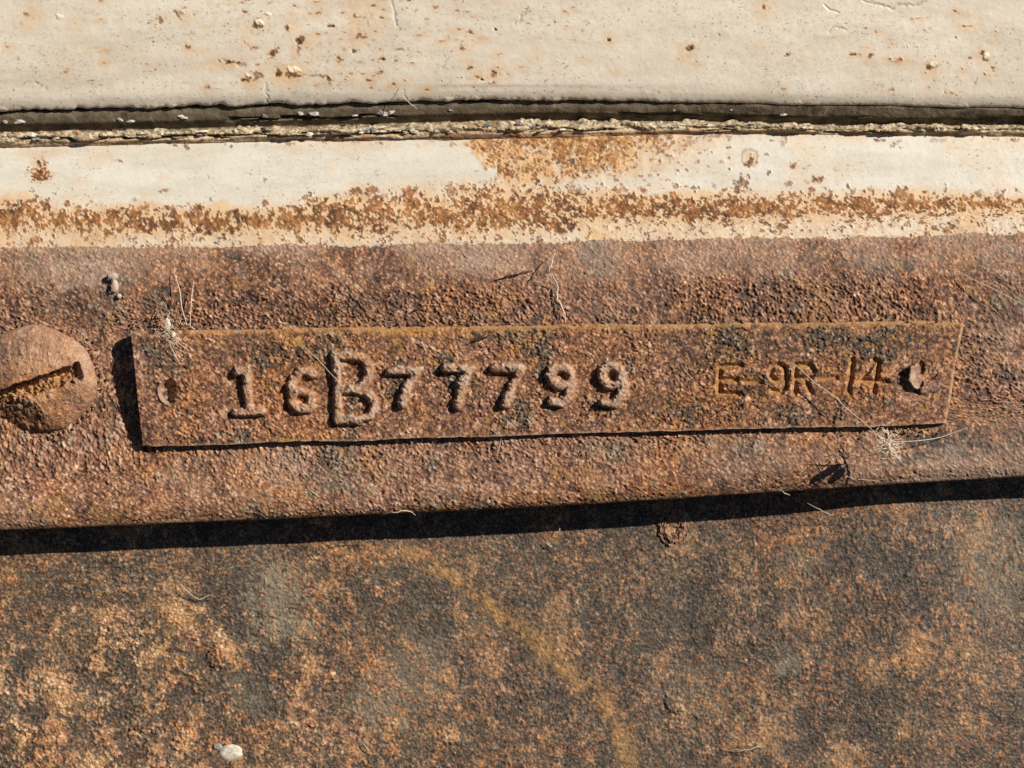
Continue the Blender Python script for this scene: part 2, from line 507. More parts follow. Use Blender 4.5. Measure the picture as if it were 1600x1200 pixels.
    grid_object('folded_lip', P, at, M_upper, root, ~fm, N)
build_upper()

# ================================================================== SEAM SEALER IN THE GAP
def sealer_shape(xs):
    c = CRUST(xs); lip = LIP(xs); led = LEDGE(xs)
    m = (lip + c) / 2; rr = sstep(850, 1200, xs)
    return [(lip - 8, 32 - 6 * rr), (lip - 2, 23 - 6 * rr), (lip + 2, 20.5 - 4 * rr), (lip + 11, 22.5), (m + 3, 28), (c - 8, 38), (c - 3, 44), (c - 1, 43), (c + 1, 36), (c + 4, 31.5), (c + (led - c) * .45, 31.5),
            (c + (led - c) * .72, 34), (led - 3, 37), (led, 40), (led + 4, 46), (led + 8, 52)]

def build_sealer():
    g = 1.5
    xs = xgrid(g)
    PX, PY, D = swept(g, xs, sealer_shape, 1.5)
    sh = PX.shape
    n1 = fbm(sh, 3, 26, 1.3, 21); n2 = fbm(sh, 5, 90, 1.6, 22); n3 = gauss_noise(sh, 1.3, 7, 23); n4 = gauss_noise(sh, 1.5, 1.5, 24); n5 = np.round(gauss_noise(sh, 1.6, 9, 28) * 1.1)
    c = CRUST(xs)[None, :]; lip = LIP(xs)[None, :]; led = LEDGE(xs)[None, :]
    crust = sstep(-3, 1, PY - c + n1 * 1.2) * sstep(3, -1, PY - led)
    left = sstep(1150, 800, PX)
    # long crack in the shaded band and short cross cracks in the crust
    mid = (lip + c) / 2 + 4 + n3 * 1.6
    ck = sstep(2.6, .6, np.abs(PY - mid)) * sstep(.0, .5, gauss_noise(sh, 40, 30, 25)) * (.35 + .65 * left)
    ck2 = crust * (sstep(.09, .02, np.abs(n1 + .5 * n3)) * .8) * sstep(.7, .45, (PY - c) / (led - c))
    ck3 = crust * sstep(2.2, .6, np.abs(PY - (c + (led - c) * .52 + n3 * 2.2))) * sstep(-.3, .5, gauss_noise(sh, 30, 22, 27))
    top = sstep(4, 1, np.abs(PY - lip - 1.5 + n1)) * sstep(-.2, .6, n2) * left
    black = np.clip(np.maximum.reduce([ck, ck2 * .8, ck3, top * .9]), 0, 1)
    rust = np.clip(sstep(8, 1, np.abs(PY - led + 2)) * sstep(-.2, .9, n2 + .8 * sstep(700, 900, PX)) * .85 + crust * sstep(.9, 1.6, n2) * .5, 0, 1)
    lower = sstep(.5, .72, (PY - c) / (led - c))
    h = n2 * .35 + n1 * .15 + crust * (1 - .8 * lower) * (n1 * .45 + n3 * 1.6 + n5 * 1.8 + .2 * n4) - ck * 7 - ck2 * 2.5 * (1 - lower) - ck3 * 6
    P = displaced(PX, PY, D, h)
    root = empty('seam_sealer', pt(800, 205, 45), 'cracked flaking tan sealer bead along the gap under the cream panel', 'sealant')
    N = grid_normals(P)
    yl = LEDGE(xs)[None, :] - 2.2
    slate = sstep(3.4, 2.0, np.abs(PY - yl) + n1 * .5 + 3.2 * sstep(520, 440, PX) + 3.2 * sstep(700, 870, PX) + .8 * n3) * .9
    at = dict(crust=crust, black=black * (1 - .7 * lower), rust=rust * .7, peach=lower * crust, slate=slate)
    fm = crust[:-1, :-1] < .5
    fm = (PY < c)[:-1, :-1]
    band = grid_object('recessed_band', P, at, M_sealer, root, fm, N)
    crusto = grid_object('crust', P, at, M_sealer, root, ~fm, N)
    # loose chips along the crust: one mesh per shape, many pieces
    r = random.Random(8)
    protos = []
    for k in range(9):
        n = r.choice([6, 7, 7, 8])
        rad = [r.uniform(.65, 1.1) for _ in range(n)]
        vs = []; w = r.uniform(1.5, 3.4)
        for z, s in ((0, 1.0), (-.32, .86)):
            for j in range(n):
                a = 2 * math.pi * (j + r.uniform(-.2, .2)) / n
                x, y = math.cos(a) * rad[j] * w * s, math.sin(a) * rad[j] * s
                vs.append((x * U, (z * -1 + .12 * x * x + r.uniform(-.08, .08)) * U, y * U))
        vs.append((0, -.15 * U, 0))
        fs = [(j, (j + 1) % n, 2 * n) for j in range(n)] + [(j, n + j, n + (j + 1) % n, (j + 1) % n) for j in range(n)] + [tuple(range(n, 2 * n))]
        protos.append((vs, fs))
    cache = {}
    def chip(x, y, d, size, mat, rx, ry, rz):
        k = r.randrange(9)
        key = (k, mat.name)
        if key not in cache:
            me = bpy.data.meshes.new('chip'); me.from_pydata(protos[k][0], [], protos[k][1]); me.materials.append(mat); cache[key] = me
        o = bpy.data.objects.new('sealer_chip' if mat is not M_chip_white else 'paint_flake', cache[key])
        o.location = pt(x, y, d) - root.location
        o.rotation_euler = (rx, ry, rz); o.scale = (size,) * 3
        o.parent = band if mat is M_chip_white else crusto
        col.objects.link(o)
    x = -60
    while x < 1660:
        x += r.choice([3, 5, 9, 16, 26]) * r.uniform(.6, 1.3) if x < 860 else r.uniform(9, 30)
        c0 = float(CRUST(np.array([x]))[0]); l0 = float(LEDGE(np.array([x]))[0])
        f = r.uniform(.05, .52)
        s = r.choice([1.0, 1.6, 2.4, 3.6]) * r.uniform(.8, 1.2) if x < 860 else r.uniform(.9, 2.4)
        m = r.choices([M_chip_pale, M_chip_tan, M_chip_grey], [3.5, 3, 3] if x < 860 else [2, 4, 1])[0]
        chip(x, c0 + (l0 - c0) * f, 30.5 - r.uniform(0, 3.5), s, m, r.gauss(0, .5), r.gauss(0, .2), r.gauss(0, .16))
    for x, y, s in [(30, 189, 5), (8, 190, 4), (188, 187, 3.2), (163, 175, 3), (204, 189, 3), (285, 181, 3), (288, 184, 2.6), (412, 181, 5), (494, 178, 4.6), (470, 177, 4), (556, 180, 2.6), (598, 177, 5), (610, 176, 4), (702, 172, 2.4),
                    (1052, 172, 2.6), (1090, 170, 3.6), (1140, 170, 4.2), (1200, 172, 2.4), (1225, 179, 2.6)]:
        chip(x, y, 23, s * .8, M_chip_white, r.gauss(.2, .3), r.gauss(0, .3), r.gauss(0, .25))
build_sealer()

# ================================================================== FLANGE: painted ledge above, bare rusty face below
def build_flange():
    g = 1.55
    xs = xgrid(g)
    led = LEDGE(xs); sp = SPLIT(xs); fb = FBOT(xs)
    def prof(x):
        return [(led - 7, 46), (led - 1, 41), (led + 30, 34), (290, 27), (330, 17), (sp - 22, 14), (sp - 3, 11), (sp + 6, 8.5), (sp + 26, 3.6), (sp + 46, .8), (sp + 66, -.6), (sp + 100, 0), (520, 1), (620, .5), (fb - 90, 0), (fb - 58, -1.6),
                (fb - 36, -1.8), (fb - 22, .2), (fb - 11, 4.5), (fb - 4, 10), (fb, 17), (fb - .5, 21), (fb - 4, 26), (fb - 16, 28)]
    PX, PY, D = swept(g, xs, prof, 3.0)
    sh = PX.shape
    SP = sp[None, :]; FB = fb[None, :]; LD = led[None, :]
    n1 = fbm(sh, 3, 26, 1.3, 31); n2 = fbm(sh, 6, 110, 1.6, 32); n3 = gauss_noise(sh, 1.0, 1.0, 33); n4 = fbm(sh, 20, 400, 1.8, 34)
    face = sstep(-2, 2, PY - SP + n1 * .9 + n2 * 1.3)
    # ---- granular rust of the face
    H, G = grains(sh, g, [(150, 1.2, 2.3, 1.1), (46, 1.7, 3.2, .95), (3, 3.0, 4.6, .65)], 35)
    Hf, Gf = grains(sh, g, [(110, 1.4, 2.9, .75)], 36)
    coarse = sstep(SP + 26, SP + 90, PY) * (1 - .55 * sstep(1150, 1550, PX) * sstep(560, 700, PY)) * (.45 + .55 * sstep(-.9, .5, n4 + .3 * n2))
    coarse = coarse * (1 - .55 * sstep(FB - 110, FB - 30, PY))
    fine = 1 - coarse
    Hm = H * coarse + Hf * .55 * fine
    Gm = np.where(coarse > .42, G, Gf)
    gid = np.where(Gm < 0, .22, Gm)
    tone = .61 - .07 * sstep(SP + 60, SP + 95, PY) * sstep(530, 500, PY) + .07 * sstep(900, 100, PX) * sstep(660, 760, PY) + .03 * sstep(FB - 90, FB - 20, PY) + .46 * (gid - .5) + .085 * n1 + .05 * n2 + .05 * n3  # sun gradient put into the tone: lighter at the bottom and lower left
    tone = np.where(Gm < 0, tone - .12, tone)
    grey = sstep(.6, 1.5, n2 * .8 + .35 * n1 + 1.1 * (gid - .5)) * .8
    grey = np.maximum(grey, .8 * spots(PX, PY, [(1490, 700, 70, 16, 1), (1560, 585, 34, 12, .9), (1420, 720, 50, 10, .8), (560, 470, 40, 20, .5), (1360, 420, 60, 18, .5), (250, 470, 26, 22, .8), (1150, 690, 40, 10, .5), (120, 470, 60, 30, .45)], n1))
    ochre = .8 * spots(PX, PY, [(320, 413, 22, 5, .9), (1560, 560, 20, 8, .4), (900, 742, 30, 10, .35)], n1) + .35 * sstep(1.1, 2.0, fbm(sh, 5, 60, 1.4, 37))
    pale = np.clip(.11 * sstep(-.3, 1.3, fbm(sh, 14, 160, 1.5, 47)) + .34 * sstep(SP + 85, SP + 15, PY) * sstep(-1.3, .8, n2) + .25 * sstep(SP + 14, SP - 2, PY + 3 * n1) + .33 * sstep(1150, 1500, PX) * sstep(680, 740, PY) + .42 * spots(PX, PY, [(120, 425, 130, 30, 1), (450, 735, 60, 35, .9), (760, 410, 60, 25, .8), (1100, 410, 90, 24, .6), (1560, 740, 120, 28, .8)], n2)
                   + .55 * (gid > .93), 0, .8)
    red = 0
    # ---- painted ledge: rust band, stains, blots
    band_c = pl(xs, [(-400, 335), (0, 340), (130, 344), (300, 346), (420, 345), (560, 334), (700, 330), (850, 328), (1000, 322), (1150, 326), (1300, 322), (1450, 320), (1600, 320), (2000, 318)])[None, :]
    band_w = pl(xs, [(-400, 16), (0, 20), (200, 18), (420, 17), (560, 24), (760, 30), (900, 24), (1050, 22), (1250, 18), (1450, 15), (1600, 14), (2000, 14)])[None, :]
    up = (band_c - PY) / band_w
    bd = np.abs(PY - band_c) / band_w
    nb = fbm(sh, 1.7, 12, .9, 38)
    big = sstep(0, 16, PX - 722 - (PY - 215) * .75 + 5 * n1 + 6 * n2) * sstep(1200, 960, PX + 30 * n2 + (PY - 215) * 1.2) * sstep(306, 262, PY + 10 * n2 - 8 * sstep(1000, 850, PX))
    nc = fbm(sh, 4, 40, 1.2, 44)
    dens = sstep(1.7, .1, bd + .15 * n2)
    rustB = sstep(-.45, .55, .95 * nb + .45 * nc + 2.3 * dens - 1.42) * sstep(1.75, 1.3, bd)
    topw = sstep(265, 215, PY)
    rustP = .9 * big * sstep(.55, 1.25, .85 * nb + .55 * nc + .45 * n2 + .35 * topw)
    ledge = 1 - face
    blots = [(63, 269, 13, 14, 1), (64, 272, 7, 7, 1), (555, 298, 9, 6, .9), (580, 297, 9, 6, .9), (488, 305, 7, 6, .9), (311, 322, 12, 7, .8), (85, 302, 5, 3, .5), (170, 225, 4, 3, .8), (415, 280, 6, 5, .6), (212, 313, 4, 5, .5),
             (705, 296, 9, 10, .7), (640, 297, 5, 7, .7), (1172, 252, 6, 11, .8), (1169, 274, 4, 4, .8), (1277, 280, 9, 6, .85), (1268, 284, 10, 3, .4), (1240, 258, 6, 5, .75), (1228, 221, 7, 6, .5), (1199, 241, 4, 3, .6), (1404, 225, 9, 5, .6), (1160, 290, 9, 12, .75),
             (1292, 294, 4, 4, .6), (1410, 300, 10, 9, .7), (1363, 296, 8, 5, .5), (187, 251, 9, 2.2, .7), (255, 298, 9, 3, .6), (1117, 292, 6, 4, .5), (1530, 302, 8, 5, .6), (970, 296, 8, 5, .6), (905, 300, 6, 6, .6)]
    r = rng(39); LED0 = 216
    for i in range(70):          # blisters above the band
        x = r.uniform(0, 1600); blots.append((x, float(np.interp(x, xs, band_c[0] - band_w[0])) - abs(r.normal(0, 9)), r.uniform(2, 6), r.uniform(2, 5), r.uniform(.5, .95)))
    for i in range(560):         # pits of the big orange stain
        yy = LED0 + abs(r.normal(0, 40))
        xx = r.normal(890, 120)
        if yy > 296 or xx < 735 + (yy - 215) * .75: continue
        blots.append((xx, yy, r.uniform(1.4, 4.2), r.uniform(1.3, 3.6), r.uniform(.35, .85)))
    for i in range(90):          # rust creeping from the sealer edge
        x = r.uniform(240, 1600) if i < 45 else r.uniform(740, 1150)
        blots.append((x, float(np.interp(x, xs, led)) + abs(r.normal(0, 5)), r.uniform(2, 9), r.uniform(1.5, 4), r.uniform(.3, .75)))
    blot = spots(PX, PY, blots, nb)
    nc = fbm(sh, 4, 40, 1.2, 44)
    stain = np.maximum.reduce([big * (.86 + .16 * n1 + .12 * n2), .74 * sstep(2.1, .7, bd + .25 * n2 + .15 * nc), .40 * sstep(24, 2, PY - LD + 4 * n2) * sstep(200, 330, PX) * sstep(-.6, .6, n2),
                               .42 * sstep(14, 0, SP - PY + n1 * 3), .55 * spots(PX, PY, [(63, 268, 19, 21, 1), (1240, 258, 22, 8, .5), (1275, 281, 24, 9, .5), (567, 298, 30, 14, .7), (1172, 247, 13, 15, .9), (1258, 234, 15, 19, .55), (1560, 230, 90, 12, .35), (60, 238, 60, 8, .5)], n1 * .5),
                               .22 * sstep(.6, 1.8, n2 + .0 * PX)])
    below = sstep(-.2, -1.0, up)
    stain = np.clip(np.maximum(stain, .46 * below + .15 * below * n2), 0, .9)
    rustL = np.clip(np.maximum.reduce([rustB * .95, blot, rustP, np.clip(.75 * below * sstep(.75, 1.5, nb + .3 * n3 + .4 * nc), 0, 1)]), 0, 1)
    ring = sstep(3, .8, np.abs(np.hypot((PX - 1172) / 1.0, (PY - 246) / 1.15) - 12 + n1)) * .45
    rustL = np.maximum(rustL, ring)
    HL, GL = grains(sh, g, [(120, 1.4, 3.4, .8), (30, 2.6, 4.6, .7)], 40)
    toneL = np.clip(.43 + .32 * (np.where(GL < 0, .3, GL) - .5) + .09 * n1 + .05 * n2, 0, 1)
    dirt = np.clip(.35 + .35 * n2 + .75 * below + .5 * spots(PX, PY, [(370, 265, 70, 40, 1)], n2), 0, 1)
    # ---- relief
    PT, _ = grains(sh, g, [(2.2, 1.8, 3.6, 1.3)], 45)
    hF = (Hm - 1.2) * 1.2 - PT * (.3 + .7 * coarse) + n1 * .6 * coarse + n2 * .55 + n4 * .8 + n3 * .15
    rustL = np.where(rustL < .9, sstep(.10, .85, rustL) * .92, rustL)
    hL = rustL ** 2 * (.05 + HL * .55) + n2 * .10 + n1 * .05 + below * n1 * .18 + big * n1 * .2
    lipf = 1 - .8 * sstep(FB - 7, FB - 1, PY)
    h = face * (hF * lipf + .8) + ledge * hL
    # contact crumbs round the screw and the plate
    P = displaced(PX, PY, D, h)
    N = grid_normals(P)
    z = np.zeros(sh)
    root = empty('sill_flange', pt(800, 780, 20), 'wide metal flange, cream paint along its top and bare granular rust below', 'flange')
    fm = (face[:-1, :-1] > .5)
    grid_object('rusted_face', P, dict(tone=np.clip(tone, 0, 1), grey=np.clip(grey, 0, 1), ochre=np.clip(ochre, 0, 1), pale=pale), M_flange, root, fm, N)
    grid_object('painted_strip', P, dict(rust=rustL, stain=stain, dirt=dirt, tone=toneL, pale=z, black=z), M_ledge, root, ~fm, N)
build_flange()

# ================================================================== LOWER PANEL
LOW_PTS = [(-400, 88), (0, 92), (600, 92), (1050, 92), (1250, 86), (1420, 75), (1600, 78), (2000, 80)]
def build_lower():
    g = 1.5
    xs = xgrid(g)
    d0 = pl(xs, LOW_PTS); fb = FBOT(xs)
    def prof(x):
        return [(fb - 70, d0 - 6), (fb, d0), (fb + 60, d0 + 2), (1000, d0 + 4), (1240, d0 + 2), (1330, d0 - 1)]
    PX, PY, D = swept(g, xs, prof, 3.0)
    sh = PX.shape
    n1 = fbm(sh, 2.5, 24, 1.2, 51); n2 = fbm(sh, 6, 90, 1.5, 52); n3 = gauss_noise(sh, .8, .8, 53); n4 = fbm(sh, 30, 500, 1.9, 54); n5 = fbm(sh, 3, 60, 1.15, 55)
    H, G = grains(sh, g, [(330, 1.1, 1.9, .9), (22, 1.8, 3.0, .7)], 56)
    gid = np.where(G < 0, .5, G)
    lft = sstep(950, 150, PX)
    n6 = gauss_noise(sh, 1.0, 1.0, 58)
    # share of rusty grains: soft patches
    n7 = fbm(sh, 1.6, 34, 1.15, 60)
    patch = sstep(.85, 1.25, n7 + .45 * n5 + .30 * n2 + .40 * lft * sstep(870, 1060, PY) - .12 * sstep(900, 1400, PX))
    patch = patch * (.14 + .86 * lft * sstep(850, 1000, PY))
    rd = rng(48)
    dots = spots(PX, PY, [(rd.uniform(0, 1600), rd.uniform(860, 1210), rd.uniform(3, 8), rd.uniform(3, 7), rd.uniform(.4, 1)) for _ in range(150)], n1)
    share = .335 + .055 * n5 + .06 * n2 + .05 * fbm(sh, 30, 260, 1.7, 49) - .05 * lft * sstep(900, 1050, PY) + .58 * patch + .40 * dots
    dk = spots(PX, PY, [(620, 920, 70, 45, .8), (410, 1000, 60, 36, .8), (1010, 980, 80, 55, .8), (870, 1020, 50, 66, .6), (1290, 1020, 70, 45, .6), (1330, 870, 80, 34, .7), (330, 960, 50, 34, .7), (700, 1000, 60, 40, .5), (1180, 1170, 120, 30, .4), (330, 1080, 70, 40, .5)], n2)
    share = share - .24 * dk
    grey = 1 - sstep(-.13, .13, share - gid + .10 * n6 + .04 * n1)
    tone = .52 + .12 * patch + .08 * dots + .34 * (rng(59).random(sh) - .5) + .05 * n1 + .04 * n2 + .09 * n3
    st, par = dseg(PX + n2 * 6, PY + n2 * 4, [(640, 860), (740, 925), (820, 985), (880, 1045), (935, 1085), (968, 1130), (978, 1210), (975, 1300)])
    strk = gauss_noise(sh, 1.2, 1.2, 57)
    wd = 14 + 9 * np.sin(par * 3.1)
    ochre = np.clip(.55 * sstep(wd * 1.35, wd * .1, st) * (.70 + .30 * n1 + .25 * strk) + .18 * sstep(.9, 2, n2), 0, 1)
    pale = .06 * sstep(-.2, 1.4, fbm(sh, 20, 200, 1.6, 46)) + .5 * spots(PX, PY, [(430, 930, 42, 60, 1), (440, 975, 40, 30, .8), (590, 1100, 44, 40, .7), (620, 1130, 20, 12, .9), (395, 1090, 34, 24, .55), (1230, 1035, 30, 18, .8), (1560, 890, 50, 80, .5), (640, 1060, 60, 60, .4), (1080, 1080, 60, 40, .4), (1240, 875, 40, 20, .4)], n1) + .4 * (gid > .955)
    scab = spots(PX, PY, [(303, 1115, 16, 24, 1), (290, 1150, 15, 22, 1), (275, 1190, 18, 22, 1), (190, 1000, 30, 18, .9), (60, 1065, 34, 16, .9), (340, 1025, 14, 14, .9), (155, 1040, 26, 14, .8), (20, 1150, 30, 30, .8), (1055, 1105, 14, 22, 1), (1060, 1125, 22, 18, .8), (1045, 832, 16, 12, .6),
                          (235, 1135, 16, 12, .9), (215, 1125, 14, 12, .8), (150, 1100, 20, 10, .9), (820, 1075, 24, 20, .7), (500, 1150, 30, 20, .7), (700, 1150, 40, 22, .6), (1170, 1000, 40, 20, .5), (1375, 930, 26, 18, .5), (130, 905, 40, 10, .5), (200, 905, 22, 9, .7)], n1 * 1.2)
    grey = np.clip(grey - scab * .6 * sstep(-.7, .5, n1 * .6 + n6 * .8), 0, .93)
    scab = sstep(.30, .62, scab + .12 * n1)
    tone = tone + scab * .10 + .05 * lft
    redd = spots(PX, PY, [(340, 1025, 11, 11, 1), (1054, 1104, 9, 12, 1), (228, 1137, 16, 9, 1)], n1)
    tone = tone - redd * .14
    h = patch * 1.1 + (H - .6) * (.7 + .35 * patch + .35 * scab) + n1 * .2 + n2 * .25 + n4 * 1.6 + dots * .8 + scab * 1.6 + redd * 2
    P = displaced(PX, PY, D, h)
    o = grid_object('lower_body_panel', P, dict(tone=np.clip(tone, 0, 1), grey=grey, ochre=ochre, pale=np.clip(pale, 0, 1)), M_lower)
    tag(o, 'dark steel panel mottled with orange rust, set back below the flange', 'body panel')
build_lower()
def low_depth(x): return float(pl(np.array([float(x)]), LOW_PTS)[0])

# ================================================================== IDENTIFICATION PLATE
def arc(cx, cy, rx, ry, a0, a1, n=14):
    return [(cx + rx * math.cos(math.radians(a0 + (a1 - a0) * i / n)), cy + ry * math.sin(math.radians(a0 + (a1 - a0) * i / n))) for i in range(n + 1)]

RAISED = [  # (part name, strokes)
    ('digit', [[(371, 582), (383, 576)], [(385, 577), (389, 640)], [(369, 644), (409, 643)]]),
    ('digit', [arc(471, 625, 15.5, 14.5, 0, 360, 22), [(488, 584), (479, 579), (468, 581), (459, 591), (455, 606), (455.5, 622)]]),
    ('letter', [[(526, 557), (528, 656)], [(526, 557), (553, 556), (568, 560), (577, 571), (577, 588), (569, 601), (552, 608), (534, 609)], [(552, 608), (572, 612), (584, 624), (586, 638), (577, 651), (558, 657), (528, 657)]]),
    ('digit', [[(611, 580), (652, 579), (638, 603), (629, 632)]]),
    ('digit', [[(697, 576), (735, 576), (722, 604), (714, 634)]]),
    ('digit', [[(773, 575), (814, 576), (800, 604), (790, 632)]]),
    ('digit', [arc(876, 588, 15, 14.5, 0, 360, 22), [(891, 588), (894, 604), (889, 621), (877, 631), (863, 629)]]),
    ('digit', [arc(957, 588, 15.5, 15, 0, 360, 22), [(972, 588), (976, 604), (971, 621), (959, 631), (944, 630)]]),
]
STAMPED = [
    ('letter', [[(1124, 573), (1124, 616)], [(1124, 573), (1158, 571)], [(1124, 594), (1150, 593)], [(1124, 616), (1152, 615)]]),
    ('hyphen', [[(1164, 597), (1189, 597)]]),
    ('digit', [arc(1216, 583, 12, 13, 0, 360, 20), [(1228, 583), (1228, 603), (1220, 613), (1206, 611)]]),
    ('letter', [[(1243, 571), (1242, 613)], [(1243, 571), (1264, 570), (1272, 580), (1263, 591), (1244, 592)], [(1257, 592), (1267, 613)]]),
    ('hyphen', [[(1284, 592), (1306, 590)]]),
    ('digit', [[(1332, 563), (1326, 612)]]),
    ('digit', [[(1367, 563), (1345, 595), (1386, 597)], [(1372, 566), (1365, 613)]]),
]

def plate_height(u, v):
    """how far the plate stands off the flange, in u"""
    base = 7.0 + 6.5 * v
    lift = (24 + 16 * v - 38 * v * v) * np.exp(-u / .045)
    return base + lift - 3.2 * sstep(.86, 1.0, u) + 1.0 * np.sin(u * 7) * v

def build_plate():
    g = 1.2
    nu, nv = int(1295 / g), int(180 / g)
    u, v = np.meshgrid(np.linspace(0, 1, nu), np.linspace(0, 1, nv))
    TL, TR, BR, BL = (205, 516), (1506, 501), (1479, 662), (222, 697)
    PX = (TL[0] * (1 - u) + TR[0] * u) * (1 - v) + (BL[0] * (1 - u) + BR[0] * u) * v
    PY = (TL[1] * (1 - u) + TR[1] * u) * (1 - v) + (BL[1] * (1 - u) + BR[1] * u) * v
    sh = PX.shape
    n1 = fbm(sh, 3, 26, 1.3, 61); n2 = fbm(sh, 6, 110, 1.6, 62); n3 = gauss_noise(sh, 1.1, 1.1, 63)
    # slightly wandering outline
    PY = PY + (1 - v) * (gauss_noise(sh, 200, 26, 64) * .7 + gauss_noise(sh, 200, 4, 68) * .35) + v * (gauss_noise(sh, 200, 40, 65) * .7 + gauss_noise(sh, 200, 4, 69) * .4)
    PX = PX + gauss_noise(sh, 25, 300, 66) * .45
    base = plate_height(u, v)
    ex = (1 - u) * 1290; ey = v * 172
    bev = np.minimum(ey / 8.0, ex / 5.0)
    base = base - 6.0 * (1 - np.clip(bev, 0, 1)) ** 1.6
    H, G = grains(sh, g, [(80, 1.3, 2.6, .95), (28, 2.0, 3.8, .8), (3, 3.4, 5.0, .6)], 67)
    rough = (.38 + .45 * sstep(-.8, .5, n2)) * sstep(0, 1.3, bev) * sstep(0, 6, (1 - v) * 172) * (1 - .25 * sstep(.70, .98, u))
    rel = np.zeros(sh); rmask = []
    wob = n1 * .7 + n2 * .6
    for name, strokes in RAISED:
        d = np.full(sh, 1e9)
        for s in strokes:
            dd, _ = dseg(PX + wob, PY + wob, s); d = np.minimum(d, dd)
        w = 8.6
        hh = 12.0 * np.clip(1 - (d / w) ** 3.4, 0, 1) ** .85
        hh = hh * (.9 + .2 * rng(len(rmask) + 5).random()) * np.clip(1 + .07 * n2 + .05 * n1, .7, 1.25)
        rel = np.maximum(rel, hh); rmask.append((name, d < 7.8))
    cut = np.zeros(sh); cmask = []
    for name, strokes in STAMPED:
        d = np.full(sh, 1e9)
        for s in strokes:
            dd, _ = dseg(PX + wob * .4, PY + wob * .4, s); d = np.minimum(d, dd)
        hh = (5.0 if name == 'hyphen' else 7.5) * np.clip(1.15 * (1 - d / 6.0), 0, 1)
        if name == 'digit' and strokes[0][0][0] > 1320: hh *= 1.05
        cut = np.maximum(cut, hh); cmask.append((name, d < 4.8))
    flat = np.clip(rel / 6, 0, 1)
    rough = rough * (1 - .45 * flat) * (1 - .8 * np.clip(cut / 3, 0, 1))
    # drive-pin dimple at the left end, torn stub at the right end
    dl = np.hypot((PX - 265) / 17, (PY - 612) / 20)
    dim = 19 * np.clip(1 - dl ** 8, 0, 1) * sstep(1.0, .1, (PX - 265) / 17 + .2)
    rimd, _ = dseg(PX, PY, arc(265, 612, 16, 19, 105, 250, 12))
    rim = 3.5 * np.clip(1 - (rimd / 4.2) ** 2, 0, 1)
    qx = PX + wob; qy = PY + wob
    e1 = np.hypot((qx - 1434) / 17, (qy - 588) / 22)
    stub = 13 * np.clip((1452 - qx) / 32, 0, 1) * sstep(1.0, .82, e1)
    crat = 11 * sstep(1.0, .6, np.hypot((qx - 1439) / 7, (qy - 575) / 12))
    mnd, _ = dseg(qx, qy, [(1440, 606), (1458, 601), (1470, 592)])
    mound = 7 * np.clip(1 - (mnd / 11) ** 2, 0, 1)
    stubm = (e1 < 1.0) | (crat > .8) | (mnd < 9)
    hgt = base + (H - .9) * rough * 1.15 + n1 * .8 * rough + n2 * .4 + np.maximum(rel, stub * 1.0) + np.where(stub < 4, mound, 0) - cut - dim + rim - crat
    P = place(PX, PY, -hgt)
    N = grid_normals(P)
    gid = np.where(G < 0, .22, G)
    tone = .54 + .44 * (gid - .5) * (1 - .4 * flat) + .085 * n1 + .05 * n2 + .05 * n3 + .12 * flat
    tone = np.where(G < 0, tone - .07, tone)
    rgt = sstep(.55, .95, u)
    grey = .85 * sstep(.7, 1.7, n2 + .45 * n1 + .7 * rgt - .15) + .7 * spots(PX, PY, [(425, 552, 55, 22, 1), (250, 560, 30, 40, .7), (390, 548, 60, 12, .6), (1160, 540, 70, 16, .9), (1330, 530, 150, 12, .8), (1010, 640, 60, 16, .7), (1250, 640, 60, 14, .6), (740, 530, 50, 8, .8), (560, 672, 40, 8, .5), (1090, 560, 60, 26, .7), (1180, 600, 30, 30, .6), (1300, 645, 90, 14, .6), (1400, 545, 40, 20, .6), (1080, 640, 50, 14, .6)], n1)
    grey = np.clip(grey, 0, .85) * (1 - .8 * np.clip(cut / 3, 0, 1))
    ochre = np.clip(.62 * sstep(11 + 7 * n1, 1, ey) * sstep(40, 130, PX - 205) + .45 * sstep(4, .5, ex) + .36 * np.clip(cut / 2, 0, 1) + .8 * spots(PX, PY, [(458, 536, 14, 6, 1), (640, 520, 60, 6, .7)], n1), 0, .9)
    edgeline = np.maximum(sstep(5, 1.5, ex), np.maximum(sstep(4, 1, (1 - v) * 172), sstep(5, 2, ey) * .5))  # thin pale lines painting the sunlit plate edges
    pale = np.clip(.5 * edgeline * sstep(-.9, .6, n1) + (.26 + .42 * sstep(-.7, .8, n1 + .5 * n2)) * sstep(4, 10, rel) + .12 * flat * sstep(-1, .7, n1) + .5 * spots(PX, PY, [(800, 663, 9, 6, 1.6), (1452, 604, 16, 8, .9), (1425, 590, 6, 14, .6)], n1) + .4 * (gid > .95) + 1.2 * rim / 3.5 + .5 * sstep(4, 10, stub), 0, .85)  # hole rim and stub also paled to paint their sunlit edges
    at = dict(tone=np.clip(tone, 0, 1), grey=grey, ochre=ochre, pale=pale)
    root = empty('identification_plate', pt(850, 690, -4), 'thin rusted plate with raised 16B77799 and stamped E-9R-14 on the flange', 'nameplate')
    taken = np.zeros((nv - 1, nu - 1), bool)
    def part(name, m):
        nonlocal taken
        m = m[:-1, :-1] & ~taken
        taken |= m
        grid_object(name, P, at, M_plate, root, m, N)
    for name, m in rmask + cmask: part(name, m)
    part('pin_hole', dl < .95)
    part('pin_stub', stubm)
    part('face', np.ones(sh, bool))
    # sheet edge and back
    ring = [(0, j) for j in range(0, nu, 3)] + [(i, nu - 1) for i in range(0, nv, 3)] + [(nv - 1, j) for j in range(nu - 1, -1, -3)] + [(i, 0) for i in range(nv - 1, -1, -3)]
    vs = []; r = random.Random(3)
    for i, j in ring: vs.append(Vector(P[i, j]))
    n = len(ring)
